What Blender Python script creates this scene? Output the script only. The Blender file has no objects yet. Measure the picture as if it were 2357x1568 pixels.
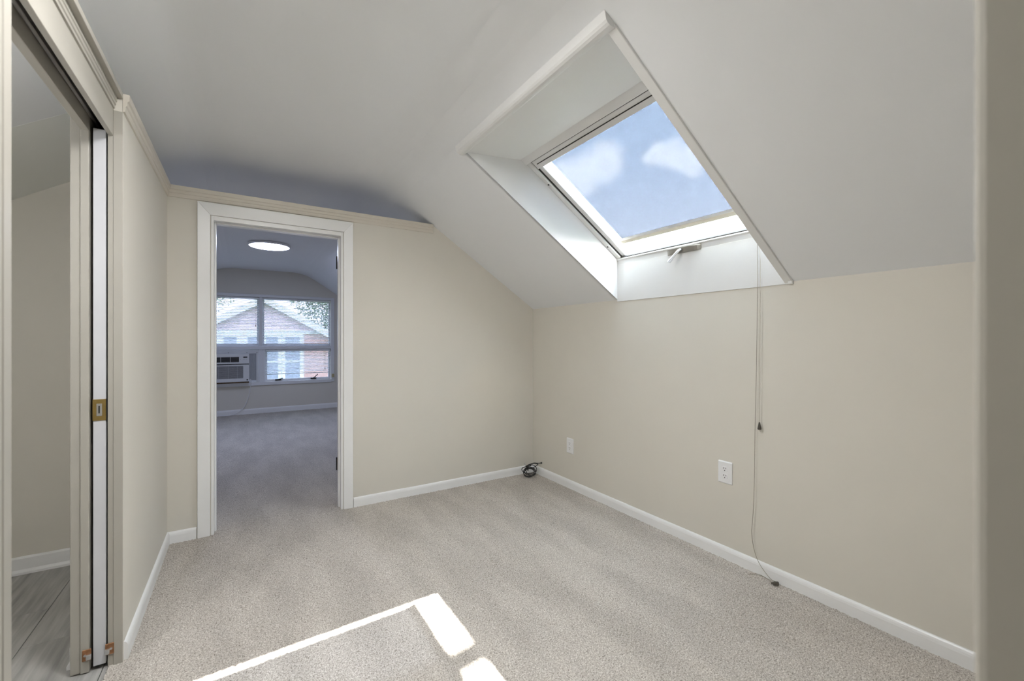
import bpy, bmesh, math, random
import numpy as np
from mathutils import Vector, Matrix

random.seed(7)
rng = np.random.default_rng(7)
S = bpy.context.scene
COL = S.collection

# ------------------------------------------------------------------ camera
IMG_W, IMG_H, FPX = 2357.0, 1568.0, 985.0
CAM_Z = 1.2
YAW = math.radians(32.13)          # the view is turned this far to the right of the +Y wall direction
cam_d = bpy.data.cameras.new('camera')
cam_d.sensor_width = 36.0
cam_d.lens = 36.0 * FPX / IMG_W
cam_d.clip_start = 0.02
cam_d.dof.use_dof = True
cam_d.dof.focus_distance = 2.7
cam_d.dof.aperture_fstop = 3.2
cam = bpy.data.objects.new('camera', cam_d)
COL.objects.link(cam)
cam.location = (0, 0, CAM_Z)
cam.rotation_euler = (math.radians(90), 0, -YAW)
S.camera = cam
S.view_settings.view_transform = 'Standard'
S.view_settings.look = 'None'
S.view_settings.gamma = 1.0
S.view_settings.use_curve_mapping = False
S.view_settings.exposure = 0.63

SN, CS = math.sin(YAW), math.cos(YAW)
def ray(px, py):
    u = (px - IMG_W / 2) / FPX
    v = (IMG_H / 2 - py) / FPX
    return Vector((SN + u * CS, CS - u * SN, v))
CAMP = Vector((0, 0, CAM_Z))
def on_x(px, py, x):
    r = ray(px, py); return CAMP + r * (x / r.x)
def on_y(px, py, y):
    r = ray(px, py); return CAMP + r * (y / r.y)
def on_z(px, py, z):
    r = ray(px, py); return CAMP + r * ((z - CAM_Z) / r.z)

# ------------------------------------------------------------------ sun and sky
SUN_DIR = Vector((0.822, 0.103, 1.0)).normalized()     # towards the sun
sun_d = bpy.data.lights.new('sun', 'SUN')
sun_d.energy = 42.0
sun_d.angle = math.radians(0.53)
sun_d.color = (1.0, 0.95, 0.88)
sun = bpy.data.objects.new('sun', sun_d)
COL.objects.link(sun)
sun.rotation_euler = (-SUN_DIR).to_track_quat('-Z', 'Y').to_euler()
sun.location = (8, 1, 12)

W = bpy.data.worlds.new('sky')
S.world = W
W.use_nodes = True
wn, wl = W.node_tree.nodes, W.node_tree.links
wn.clear()
def wnode(t, **kw):
    n = wn.new(t)
    for k, v in kw.items(): setattr(n, k, v)
    return n
w_out = wnode('ShaderNodeOutputWorld'); w_bg = wnode('ShaderNodeBackground')
wl.new(w_bg.outputs[0], w_out.inputs[0])
w_tc = wnode('ShaderNodeTexCoord')
w_sep = wnode('ShaderNodeSeparateXYZ'); wl.new(w_tc.outputs['Generated'], w_sep.inputs[0])
w_ramp = wnode('ShaderNodeValToRGB'); wl.new(w_sep.outputs['Z'], w_ramp.inputs[0])
el = w_ramp.color_ramp.elements
el[0].position = 0.0; el[0].color = (1.2, 1.16, 1.12, 1)
el[1].position = 1.0; el[1].color = (0.74, 0.86, 0.98, 1)
for p, c in ((0.22, (1.14, 1.12, 1.10, 1)), (0.38, (0.88, 0.95, 1.01, 1)), (0.55, (0.83, 0.925, 1.0, 1))):
    e = el.new(p); e.color = c
w_noise = wnode('ShaderNodeTexNoise'); w_noise.inputs['Scale'].default_value = 13.0
w_noise.inputs['Detail'].default_value = 5.0; w_noise.inputs['Roughness'].default_value = 0.55
wl.new(w_tc.outputs['Generated'], w_noise.inputs['Vector'])
w_sub = wnode('ShaderNodeVectorMath', operation='SUBTRACT'); w_sub.inputs[1].default_value = (0.5, 0.5, 0.5)
wl.new(w_noise.outputs['Color'], w_sub.inputs[0])
w_scl = wnode('ShaderNodeVectorMath', operation='SCALE'); w_scl.inputs['Scale'].default_value = 0.085
wl.new(w_sub.outputs[0], w_scl.inputs[0])
w_add = wnode('ShaderNodeVectorMath', operation='ADD')
wl.new(w_tc.outputs['Generated'], w_add.inputs[0]); wl.new(w_scl.outputs[0], w_add.inputs[1])
prev = None
def wmath(op, a, b):
    n = wnode('ShaderNodeMath', operation=op)
    for i, q in enumerate((a, b)):
        if isinstance(q, (int, float)): n.inputs[i].default_value = q
        else: wl.new(q, n.inputs[i])
    return n.outputs[0]
# cumulus banks: centre direction, radius
CLOUDS = [(ray(1392, 378), 0.040), (ray(1350, 398), 0.045), (ray(1300, 395), 0.040), (ray(1285, 420), 0.034),
          (ray(1505, 352), 0.028), (ray(1545, 352), 0.034), (ray(1590, 362), 0.030),
          ((0.30, 0.85, 0.40), 0.10), ((-0.5, 0.7, 0.5), 0.14), ((0.2, -0.8, 0.5), 0.15), ((-0.7, -0.4, 0.45), 0.14),
          ((0.88, -0.3, 0.38), 0.10), ((0.1, 0.5, 0.85), 0.10)]
for c, r in CLOUDS:
    cv = Vector(c).normalized()
    dn = wnode('ShaderNodeVectorMath', operation='DISTANCE'); dn.inputs[1].default_value = cv
    wl.new(w_add.outputs[0], dn.inputs[0])
    mr = wnode('ShaderNodeMapRange', interpolation_type='SMOOTHSTEP')
    mr.inputs['From Min'].default_value = r * 1.22; mr.inputs['From Max'].default_value = r * 0.55
    wl.new(dn.outputs['Value'], mr.inputs['Value'])
    prev = mr.outputs[0] if prev is None else wmath('MAXIMUM', prev, mr.outputs[0])
w_mix = wnode('ShaderNodeMix', data_type='RGBA')
wl.new(wmath('MULTIPLY', prev, 0.9), w_mix.inputs['Factor'])
wl.new(w_ramp.outputs[0], w_mix.inputs['A'])
w_mix.inputs['B'].default_value = (1.50, 1.42, 1.30, 1)
wl.new(w_mix.outputs['Result'], w_bg.inputs['Color'])
w_bg.inputs['Strength'].default_value = 32.0
# portals only guide the sampling of the sky through the two windows; they give off nothing
def portal(name, loc, rot, sx, sy):
    d = bpy.data.lights.new(name, 'AREA'); d.shape = 'RECTANGLE'; d.size = sx; d.size_y = sy; d.cycles.is_portal = True
    o = bpy.data.objects.new(name, d); COL.objects.link(o); o.location = loc; o.rotation_euler = rot; return o
portal('sky_portal', (1.905, 1.615, 2.10), (0, math.atan(0.648), 0), 1.15, 1.12)
portal('sky_portal', (0.26, 8.40, 1.21), (math.radians(-90), 0, 0), 2.2, 1.5)

# ------------------------------------------------------------------ materials
def mat(name, col, rough=0.6, noise=0.0, scale=20.0, bump=0.0, bscale=None, metallic=0.0, spec=0.4, stretch=None, col2=None):
    m = bpy.data.materials.new(name); m.use_nodes = True
    n, l = m.node_tree.nodes, m.node_tree.links
    b = n['Principled BSDF']
    b.inputs['Roughness'].default_value = rough; b.inputs['Metallic'].default_value = metallic
    b.inputs['Specular IOR Level'].default_value = spec
    b.inputs['Base Color'].default_value = (*col, 1)
    tc = n.new('ShaderNodeTexCoord'); mp = n.new('ShaderNodeMapping')
    l.new(tc.outputs['Object'], mp.inputs[0])
    if stretch: mp.inputs['Scale'].default_value = stretch
    if noise or col2:
        t = n.new('ShaderNodeTexNoise'); t.inputs['Scale'].default_value = scale; t.inputs['Detail'].default_value = 4
        l.new(mp.outputs[0], t.inputs['Vector'])
        r = n.new('ShaderNodeValToRGB'); l.new(t.outputs['Fac'], r.inputs[0])
        r.color_ramp.elements[0].position = 0.3; r.color_ramp.elements[1].position = 0.7
        c2 = col2 or tuple(min(1, c * (1 + noise)) for c in col)
        c1 = col if col2 else tuple(c * (1 - noise) for c in col)
        r.color_ramp.elements[0].color = (*c1, 1); r.color_ramp.elements[1].color = (*c2, 1)
        l.new(r.outputs[0], b.inputs['Base Color'])
    if bump:
        t2 = n.new('ShaderNodeTexNoise'); t2.inputs['Scale'].default_value = bscale or scale; t2.inputs['Detail'].default_value = 3
        l.new(mp.outputs[0], t2.inputs['Vector'])
        bp = n.new('ShaderNodeBump'); bp.inputs['Strength'].default_value = bump; bp.inputs['Distance'].default_value = 0.002
        l.new(t2.outputs['Fac'], bp.inputs['Height']); l.new(bp.outputs[0], b.inputs['Normal'])
    return m
def emit(name, col, strength):
    m = bpy.data.materials.new(name); m.use_nodes = True
    n, l = m.node_tree.nodes, m.node_tree.links
    n.clear(); o = n.new('ShaderNodeOutputMaterial'); e = n.new('ShaderNodeEmission')
    e.inputs[0].default_value = (*col, 1); e.inputs[1].default_value = strength
    l.new(e.outputs[0], o.inputs[0]); return m
def clear(name, tint, gloss=0.03):
    m = bpy.data.materials.new(name); m.use_nodes = True
    n, l = m.node_tree.nodes, m.node_tree.links
    n.clear(); o = n.new('ShaderNodeOutputMaterial'); t = n.new('ShaderNodeBsdfTransparent'); t.inputs[0].default_value = (*tint, 1)
    if gloss:
        g = n.new('ShaderNodeBsdfGlossy'); g.inputs['Roughness'].default_value = 0.02
        mx = n.new('ShaderNodeMixShader'); mx.inputs[0].default_value = gloss
        l.new(t.outputs[0], mx.inputs[1]); l.new(g.outputs[0], mx.inputs[2]); l.new(mx.outputs[0], o.inputs[0])
    else: l.new(t.outputs[0], o.inputs[0])
    return m

M = {}
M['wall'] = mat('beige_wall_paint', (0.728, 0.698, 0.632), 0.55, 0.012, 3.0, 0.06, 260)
M['ceil'] = mat('white_ceiling_paint', (0.865, 0.88, 0.905), 0.75, 0.01, 2.0, 0.05, 200)
M['ceil2'] = mat('bathroom_ceiling_white', (0.88, 0.895, 0.87), 0.7, 0.01, 2.0, 0.04, 200)
M['trim'] = mat('white_gloss_trim', (0.90, 0.905, 0.91), 0.3, 0.012, 6.0, 0.05, 60)
M['beige_trim'] = mat('beige_satin_trim', (0.70, 0.655, 0.58), 0.38, 0.015, 8.0, 0.05, 90)
M['jamb'] = mat('greige_jamb_with_shade', (0.42, 0.402, 0.358), 0.42, 0.02, 8.0, 0.05, 90)  # grey-beige paint, darkened to put shade on pocket jambs and entry wall end
M['liner'] = mat('white_skylight_liner', (0.80, 0.80, 0.795), 0.45, 0.008, 5.0, 0.03, 80)
M['sash'] = mat('white_sash_vinyl', (0.78, 0.78, 0.775), 0.35, 0.01, 10)
M['gap'] = mat('dark_weatherstrip', (0.05, 0.048, 0.045), 0.8, 0.05, 30)
M['door'] = mat('white_painted_door_edge', (0.62, 0.63, 0.66), 0.4, 0.02, 9, 0.05, 90)
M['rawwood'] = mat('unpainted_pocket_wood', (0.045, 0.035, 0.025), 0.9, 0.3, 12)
M['brass'] = mat('aged_brass', (0.42, 0.30, 0.11), 0.32, 0.12, 30, metallic=0.85)
M['steel'] = mat('brushed_steel', (0.62, 0.62, 0.62), 0.3, 0.06, 60, metallic=0.9)
M['rust'] = mat('rusty_copper_plate', (0.32, 0.16, 0.08), 0.5, 0.35, 60, metallic=0.5)
M['black'] = mat('black_plastic', (0.015, 0.015, 0.016), 0.4, 0.1, 30)
M['slot'] = mat('dark_slot', (0.03, 0.03, 0.03), 0.7, 0.05, 30)
M['plate'] = mat('white_outlet_plastic', (0.86, 0.865, 0.88), 0.28, 0.006, 20)
M['cream_bar'] = mat('cream_shade_bar', (0.66, 0.61, 0.50), 0.45, 0.04, 25)
M['cordw'] = mat('grey_braided_cord', (0.30, 0.27, 0.22), 0.8, 0.15, 300)
M['cord_light'] = mat('pale_braided_cord', (0.62, 0.58, 0.50), 0.8, 0.1, 300)
M['tassel'] = mat('dark_tassel', (0.10, 0.09, 0.075), 0.5, 0.2, 90)
M['blind'] = mat('white_blind_aluminium', (0.80, 0.81, 0.83), 0.4, 0.01, 20)
M['wframe'] = mat('white_window_paint', (0.78, 0.79, 0.81), 0.4, 0.015, 10, 0.04, 80)
M['ac'] = mat('pale_grey_ac_plastic', (0.70, 0.71, 0.72), 0.42, 0.01, 20)
M['ac_grille'] = mat('grey_ac_grille', (0.17, 0.17, 0.18), 0.5, 0.03, 30)
M['ac_slat'] = mat('light_ac_louver', (0.52, 0.53, 0.55), 0.45, 0.03, 30)
M['accordion'] = mat('accordion_panel_plastic', (0.55, 0.56, 0.58), 0.5, 0.02, 20)
M['foam'] = mat('brown_foam_seal', (0.16, 0.10, 0.05), 0.9, 0.4, 60)
M['sensor'] = mat('yellowed_plastic', (0.50, 0.43, 0.25), 0.5, 0.05, 40)
M['lamp_rim'] = mat('white_lamp_rim', (0.80, 0.80, 0.82), 0.4, 0.01, 20)
M['added_lamp_near'] = emit('added_diffuser_neutral', (1.0, 0.985, 0.965), 38.0)
M['lamp_far'] = emit('lamp_diffuser_cool', (0.62, 0.70, 1.0), 27.0)
M['added_lamp_bath'] = emit('added_diffuser_bath', (1.0, 1.0, 1.0), 32.0)
M['pane'] = clear('skylight_glass', (0.97, 0.98, 0.98), 0.02)
M['screen'] = clear('tinted_sheer_shade', (0.109, 0.118, 0.134), 0.0)
M['wpane'] = clear('tinted_window_glass', (0.215, 0.23, 0.27), 0.03)
M['subfloor'] = mat('subfloor', (0.3, 0.27, 0.22), 0.9, 0.1, 8)
M['brickface'] = None
M['siding'] = mat('lavender_house_siding', (0.86, 0.66, 0.70), 0.8, 0.05, 5)
M['hroof'] = mat('grey_shingle_roof', (0.42, 0.43, 0.48), 0.9, 0.1, 8)
M['hwhite'] = mat('white_house_trim', (0.85, 0.85, 0.86), 0.6, 0.02, 5)
M['hpane'] = mat('dark_house_pane', (0.36, 0.39, 0.45), 0.2, 0.1, 4)
M['bark'] = mat('grey_bark', (0.12, 0.09, 0.07), 0.9, 0.3, 20, 0.4, 30)
M['leaf'] = mat('green_leaf', (0.20, 0.27, 0.15), 0.6, 0.35, 3)
M['leaf_blue'] = mat('blue_green_leaf', (0.025, 0.033, 0.042), 0.6, 0.3, 3)
M['grass'] = mat('lawn', (0.10, 0.17, 0.06), 0.9, 0.3, 1.5)

def brick_mat():
    m = bpy.data.materials.new('pink_brick'); m.use_nodes = True
    n, l = m.node_tree.nodes, m.node_tree.links; b = n['Principled BSDF']; b.inputs['Roughness'].default_value = 0.85
    tc = n.new('ShaderNodeTexCoord'); mp = n.new('ShaderNodeMapping'); mp.inputs['Rotation'].default_value = (math.radians(90), 0, 0)
    l.new(tc.outputs['Object'], mp.inputs[0])
    t = n.new('ShaderNodeTexBrick'); l.new(mp.outputs[0], t.inputs['Vector'])
    t.inputs['Scale'].default_value = 4.0
    t.inputs['Color1'].default_value = (0.68, 0.40, 0.33, 1); t.inputs['Color2'].default_value = (0.62, 0.36, 0.31, 1)
    t.inputs['Mortar'].default_value = (0.66, 0.56, 0.52, 1)
    l.new(t.outputs['Color'], b.inputs['Base Color']); return m
M['brickface'] = brick_mat()

def carpet_mat():
    m = bpy.data.materials.new('speckled_beige_carpet'); m.use_nodes = True
    n, l = m.node_tree.nodes, m.node_tree.links; b = n['Principled BSDF']
    b.inputs['Roughness'].default_value = 0.95; b.inputs['Specular IOR Level'].default_value = 0.1
    tc = n.new('ShaderNodeTexCoord')
    t = n.new('ShaderNodeTexNoise'); t.inputs['Scale'].default_value = 190; t.inputs['Detail'].default_value = 3; t.inputs['Roughness'].default_value = 0.7
    l.new(tc.outputs['Object'], t.inputs['Vector'])
    r = n.new('ShaderNodeValToRGB'); l.new(t.outputs['Fac'], r.inputs[0])
    e = r.color_ramp.elements
    e[0].position = 0.32; e[0].color = (0.20, 0.172, 0.147, 1)
    e[1].position = 0.66; e[1].color = (0.76, 0.72, 0.67, 1)
    k = e.new(0.45); k.color = (0.46, 0.42, 0.375, 1)
    k = e.new(0.54); k.color = (0.57, 0.53, 0.48, 1)
    # pile swept by the vacuum cleaner: broad soft strokes
    mp = n.new('ShaderNodeMapping'); mp.inputs['Scale'].default_value = (4.0, 1.1, 1); mp.inputs['Rotation'].default_value = (0, 0, math.radians(4))
    l.new(tc.outputs['Object'], mp.inputs[0])
    t2 = n.new('ShaderNodeTexNoise'); t2.inputs['Scale'].default_value = 1.5; t2.inputs['Detail'].default_value = 2.5
    l.new(mp.outputs[0], t2.inputs['Vector'])
    mr = n.new('ShaderNodeMapRange'); mr.inputs['From Min'].default_value = 0.38; mr.inputs['From Max'].default_value = 0.62
    mr.inputs['To Min'].default_value = 0.925; mr.inputs['To Max'].default_value = 1.075
    l.new(t2.outputs['Fac'], mr.inputs['Value'])
    vm = n.new('ShaderNodeVectorMath'); vm.operation = 'SCALE'
    l.new(r.outputs[0], vm.inputs[0]); l.new(mr.outputs[0], vm.inputs['Scale'])
    l.new(vm.outputs[0], b.inputs['Base Color'])
    return m
M['carpet'] = carpet_mat()

def tile_mat():
    m = bpy.data.materials.new('grey_streaked_tile'); m.use_nodes = True
    n, l = m.node_tree.nodes, m.node_tree.links; b = n['Principled BSDF']; b.inputs['Roughness'].default_value = 0.45
    tc = n.new('ShaderNodeTexCoord'); mp = n.new('ShaderNodeMapping'); mp.inputs['Scale'].default_value = (26, 2.2, 1)
    oi = n.new('ShaderNodeObjectInfo')
    l.new(tc.outputs['Object'], mp.inputs[0])
    mul = n.new('ShaderNodeMath'); mul.operation = 'MULTIPLY'; mul.inputs[1].default_value = 40; l.new(oi.outputs['Random'], mul.inputs[0])
    t = n.new('ShaderNodeTexNoise'); t.noise_dimensions = '4D'; t.inputs['Scale'].default_value = 1.6; t.inputs['Detail'].default_value = 6
    l.new(mp.outputs[0], t.inputs['Vector']); l.new(mul.outputs[0], t.inputs['W'])
    r = n.new('ShaderNodeValToRGB'); l.new(t.outputs['Fac'], r.inputs[0])
    r.color_ramp.elements[0].position = 0.3; r.color_ramp.elements[0].color = (0.27, 0.265, 0.255, 1)
    r.color_ramp.elements[1].position = 0.7; r.color_ramp.elements[1].color = (0.50, 0.495, 0.475, 1)
    l.new(r.outputs[0], b.inputs['Base Color']); return m
M['tile'] = tile_mat()

# ------------------------------------------------------------------ mesh helpers
class MB:
    def __init__(s): s.v, s.f = [], []
    def add(s, vs, fs):
        o = len(s.v); s.v += [tuple(p) for p in vs]; s.f += [tuple(i + o for i in f) for f in fs]; return s
    def box(s, x0, x1, y0, y1, z0, z1):
        vs = [(x, y, z) for z in (z0, z1) for y in (y0, y1) for x in (x0, x1)]
        return s.add(vs, [(0, 2, 3, 1), (4, 5, 7, 6), (0, 1, 5, 4), (2, 6, 7, 3), (0, 4, 6, 2), (1, 3, 7, 5)])
    def prism(s, prof, axis, a, b):
        """profile polygon extruded along an axis: 'y' takes (x,z), 'x' takes (y,z), 'z' takes (x,y)"""
        n = len(prof)
        def P(p, t):
            return {'y': (p[0], t, p[1]), 'x': (t, p[0], p[1]), 'z': (p[0], p[1], t)}[axis]
        vs = [P(p, a) for p in prof] + [P(p, b) for p in prof]
        fs = [tuple(range(n)), tuple(range(2 * n - 1, n - 1, -1))]
        fs += [(i, i + n, (i + 1) % n + n, (i + 1) % n) for i in range(n)]
        return s.add(vs, fs)
    def tube(s, pts, r, seg=8):
        pts = [Vector(p) for p in pts]; rs = r if isinstance(r, (list, tuple)) else [r] * len(pts)
        vs, fs = [], []
        t0 = (pts[1] - pts[0]).normalized(); ref = Vector((0, 0, 1)) if abs(t0.z) < 0.9 else Vector((1, 0, 0))
        nrm = t0.cross(ref).normalized()
        for i, p in enumerate(pts):
            t = (pts[min(i + 1, len(pts) - 1)] - pts[max(i - 1, 0)])
            t = t.normalized() if t.length > 1e-9 else t0
            nrm = (nrm - t * nrm.dot(t)); nrm = nrm.normalized() if nrm.length > 1e-6 else t.orthogonal().normalized()
            bn = t.cross(nrm)
            for k in range(seg):
                a = 2 * math.pi * k / seg
                vs.append(p + (nrm * math.cos(a) + bn * math.sin(a)) * rs[i])
        for i in range(len(pts) - 1):
            for k in range(seg):
                k2 = (k + 1) % seg
                fs.append((i * seg + k, i * seg + k2, (i + 1) * seg + k2, (i + 1) * seg + k))
        fs.append(tuple(range(seg - 1, -1, -1))); fs.append(tuple(range((len(pts) - 1) * seg, len(pts) * seg)))
        return s.add(vs, fs)
    def lathe(s, prof, c, seg=24):
        """(radius, z) profile turned about a vertical axis through c"""
        vs, fs = [], []
        for r, z in prof:
            for k in range(seg):
                a = 2 * math.pi * k / seg
                vs.append((c[0] + r * math.cos(a), c[1] + r * math.sin(a), c[2] + z))
        for i in range(len(prof) - 1):
            for k in range(seg):
                k2 = (k + 1) % seg
                fs.append((i * seg + k, i * seg + k2, (i + 1) * seg + k2, (i + 1) * seg + k))
        fs.append(tuple(range(seg - 1, -1, -1))); fs.append(tuple(range((len(prof) - 1) * seg, len(prof) * seg)))
        return s.add(vs, fs)
    def build(s, name, material, parent=None, bevel=0.0, bseg=2, smooth=False):
        org = Vector(parent['_org']) if parent is not None else Vector((0, 0, 0))
        me = bpy.data.meshes.new(name)
        me.from_pydata([tuple(Vector(p) - org) for p in s.v], [], s.f); me.validate()
        bm = bmesh.new(); bm.from_mesh(me)
        bmesh.ops.recalc_face_normals(bm, faces=bm.faces)
        if bevel:
            es = [e for e in bm.edges if len(e.link_faces) == 2 and e.calc_face_angle(0) > 0.6]
            bmesh.ops.bevel(bm, geom=es, offset=bevel, offset_type='OFFSET', segments=bseg, profile=0.5, affect='EDGES', clamp_overlap=True)
        bm.to_mesh(me); bm.free()
        if smooth:
            for p in me.polygons: p.use_smooth = True
        me.materials.append(material)
        o = bpy.data.objects.new(name, me); COL.objects.link(o)
        o['_org'] = tuple(org)
        if parent is not None: o.parent = parent
        return o
def B(*a): return MB().box(*a)

def tag(o, label=None, cat=None, group=None, kind=None):
    if label: o['label'] = label
    if cat: o['category'] = cat
    if group: o['group'] = group
    if kind: o['kind'] = kind
    return o
def thing(name, loc, label, cat, group=None, kind=None):
    o = bpy.data.objects.new(name, None); COL.objects.link(o); o.location = loc; o['_org'] = tuple(loc)
    o.empty_display_size = 0.1
    return tag(o, label, cat, group, kind)
def struct(mb, name, m, label, cat, bevel=0.0, bseg=2, smooth=False):
    return tag(mb.build(name, m, None, bevel, bseg, smooth), label, cat, None, 'structure')
def smooth_path(pts, n=8):
    pts = [Vector(p) for p in pts]; out = []
    P = [pts[0] * 2 - pts[1]] + pts + [pts[-1] * 2 - pts[-2]]
    for i in range(1, len(P) - 2):
        a, b, c, d = P[i - 1], P[i], P[i + 1], P[i + 2]
        for k in range(n):
            t = k / n
            out.append(0.5 * ((2 * b) + (c - a) * t + (2 * a - 5 * b + 4 * c - d) * t * t + (3 * b - a - 3 * c + d) * t ** 3))
    out.append(pts[-1]); return out

# ------------------------------------------------------------------ dimensions of the place (metres)
XR, XL = 2.25, -1.67          # knee walls
XC, XC2 = -0.38, -0.521       # the pocket-door wall: room face, bathroom face
YA, YA2 = 3.22, 3.36          # the doorway partition
YE = 8.20                     # window wall of the far room
ZP = 2.12                     # top of the partitions
ZK, SL, ZF = 1.487, 0.648, 2.365
YN = -1.5
def slope_z(x): return ZK + SL * (XR - x)

# ceiling profile: left knee - slope - eased - flat - eased - slope - right knee
def ease(xc, sgn, n=7, tl=0.2):
    th = math.atan(SL); out = []
    p0 = Vector((xc - sgn * tl, ZF)); p1 = Vector((xc, ZF)); p2 = Vector((xc + sgn * tl * math.cos(th), ZF - tl * math.sin(th)))
    for i in range(n + 1):
        t = i / n; q = p0 * (1 - t) ** 2 + p1 * 2 * t * (1 - t) + p2 * t * t; out.append((q.x, q.y))
    return out
xk = XR - (ZF - ZK) / SL
right = ease(xk, 1) + [(XR, ZK)]
MID = (XR + XL) / 2
PROF = [(2 * MID - x, z) for x, z in reversed(right)] + right
X_HOLE = right[-2][0]; Z_HOLE = right[-2][1]
SK_Y0, SK_Y1 = 1.06, 2.17
def ceil_at(x):
    for (a, za), (b, zb) in zip(PROF, PROF[1:]):
        if a <= x <= b: return za + (zb - za) * (x - a) / (b - a)
    return ZK

mb = MB(); n = len(PROF); ys = [YN, SK_Y0, SK_Y1, YE + 0.15]; T = 0.10
for j in range(3):
    for i in range(n - 1):
        if j == 1 and i == n - 2: continue
        (xa, za), (xb, zb) = PROF[i], PROF[i + 1]
        y0, y1 = ys[j], ys[j + 1]
        mb.add([(xa, y0, za), (xb, y0, zb), (xb, y1, zb), (xa, y1, za),
                (xa, y0, za + T), (xb, y0, zb + T), (xb, y1, zb + T), (xa, y1, za + T)],
               [(0, 1, 2, 3), (7, 6, 5, 4)])
ce = struct(mb, 'ceiling', M['ceil'], 'white plaster vaulted ceiling with flat crown running over the partition walls', 'ceiling')
for p in ce.data.polygons: p.use_smooth = False
bm = bmesh.new(); bm.from_mesh(ce.data); bmesh.ops.remove_doubles(bm, verts=bm.verts, dist=1e-5)
for f in bm.faces: f.smooth = True
for e in bm.edges:
    if len(e.link_faces) == 2 and e.calc_face_angle(0) > 0.5: e.smooth = False
bm.to_mesh(ce.data); bm.free()
# thin sheet over the bathroom slope, a slightly different white
mb = MB()
xa, xb = -1.66, -0.53
mb.prism([(xa, ceil_at(xa)), (xb, ceil_at(xb)), (xb, ceil_at(xb) - 0.0004), (xa, ceil_at(xa) - 0.0004)], 'y', 2.53, YA)
mb.build('slope_panel', M['ceil2'], ce)

# ------------------------------------------------------------------ floors
fl = struct(B(-0.425, XR, YN, YA2, -0.12, -0.012).box(XL, XR, YA2, YE, -0.12, -0.012), 'floor', M['subfloor'],
            'speckled beige carpet floor running through the doorway', 'floor')
def carpet(name, x0, x1, y0, y1, step, amp):
    nx, ny = int((x1 - x0) / step), int((y1 - y0) / step)
    X, Y = np.meshgrid(np.linspace(x0, x1, nx), np.linspace(y0, y1, ny))
    Z = rng.normal(0, amp, X.shape)
    X = X + rng.uniform(-.35, .35, X.shape) * step; Y = Y + rng.uniform(-.35, .35, X.shape) * step
    co = np.stack([X, Y, np.clip(Z, -2 * amp, 2 * amp)], -1).reshape(-1, 3)
    i = np.arange(nx * ny).reshape(ny, nx)
    q = np.stack([i[:-1, :-1], i[:-1, 1:], i[1:, 1:], i[1:, :-1]], -1).reshape(-1)
    me = bpy.data.meshes.new(name)
    me.vertices.add(nx * ny); me.vertices.foreach_set('co', co.ravel().astype(np.float32))
    nq = (nx - 1) * (ny - 1)
    me.loops.add(nq * 4); me.loops.foreach_set('vertex_index', q.astype(np.int32))
    me.polygons.add(nq); me.polygons.foreach_set('loop_start', np.arange(0, nq * 4, 4, dtype=np.int32))
    me.polygons.foreach_set('loop_total', np.full(nq, 4, dtype=np.int32))
    me.update(); me.validate()
    me.materials.append(M['carpet'])
    o = bpy.data.objects.new(name, me); COL.objects.link(o); o.parent = fl; o['kind'] = 'stuff'
    return o
carpet('carpet_pile', -0.42, XR, 0.3, YA2, 0.0055, 0.0017)
carpet('carpet_pile', XL, XR, YA2 - 0.01, YE, 0.016, 0.0016)
carpet('carpet_pile', -0.42, XR, YN, 0.31, 0.03, 0.0014)

fb = struct(B(XL, -0.43, 0.0, YA, -0.12, -0.018), 'floor_bathroom', M['subfloor'], 'grey streaked rectangular tile floor of the bathroom', 'floor')
cols = [(-1.67, -1.344, 2.44), (-1.342, -1.042, 2.735), (-1.04, -0.740, 2.735), (-0.738, -0.438, 2.44), (-0.436, -0.421, 2.735)]
for x0, x1, ys0 in cols:
    k = -5
    while True:
        a, b = ys0 + 0.604 * k, ys0 + 0.604 * (k + 1) - 0.002
        k += 1
        if b < 0.2: continue
        if a > YA: break
        a, b = max(a, 0.2), min(b, YA)
        t = B(x0, x1, a, b, -0.018, -0.004).build('tile', M['tile'], fb, 0.0012, 1)

# ------------------------------------------------------------------ walls
DX0, DX1, DZ = -0.165, 0.600, 1.955       # rough doorway opening
mb = MB().box(XC2, DX0, YA, YA2, -0.02, ZP)
mb.box(DX0, DX1, YA, YA2, DZ, ZP)
xtop = XR - (ZP - ZK) / SL
mb.prism([(DX1, -0.02), (XR, -0.02), (XR, ZK), (xtop, ZP), (DX1, ZP)], 'y', YA, YA2)
struct(mb, 'wall_far', M['wall'], 'beige partition wall with the open doorway, stopping short of the ceiling', 'wall')
struct(B(XR, XR + 0.14, YN, YE + 0.15, -0.12, ZK).box(XR + 0.02, XR + 0.14, YN, SK_Y0 - 0.02, ZK, ZK + 0.1).box(XR + 0.02, XR + 0.14, SK_Y1 + 0.02, YE, ZK, ZK + 0.1),
       'wall_right', M['wall'], 'low beige knee wall beneath the skylight', 'wall')
struct(B(XL - 0.12, XL, YN, YE + 0.15, -0.12, ZK + 0.1), 'wall_outer', M['wall'], 'low beige knee wall of the bathroom and far room', 'wall')
struct(MB().prism([(XL, -0.02), (XC2, -0.02), (XC2, ceil_at(XC2) + .02), (XL, ZK + .02)], 'y', YA, YA2), 'wall_bathroom', M['wall'],
       'beige bathroom wall rising to the sloped ceiling beyond the pocket door', 'wall')
struct(MB().prism([(XL, -0.02), (XC2, -0.02), (XC2, ceil_at(XC2) + .02), (XL, ZK + .02)], 'y', 0.08, 0.2), 'wall_bathroom_near', M['wall'],
       'beige bathroom wall on the near side', 'wall')
gable = [(XL, -0.12), (XR, -0.12)] + [(x, z + .05) for x, z in reversed(PROF)]
struct(MB().prism(gable, 'y', YN - 0.1, YN), 'wall_near', M['wall'], 'beige end wall of the hall behind the camera', 'wall')
JX, JY = 0.5, 0.0955
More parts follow.
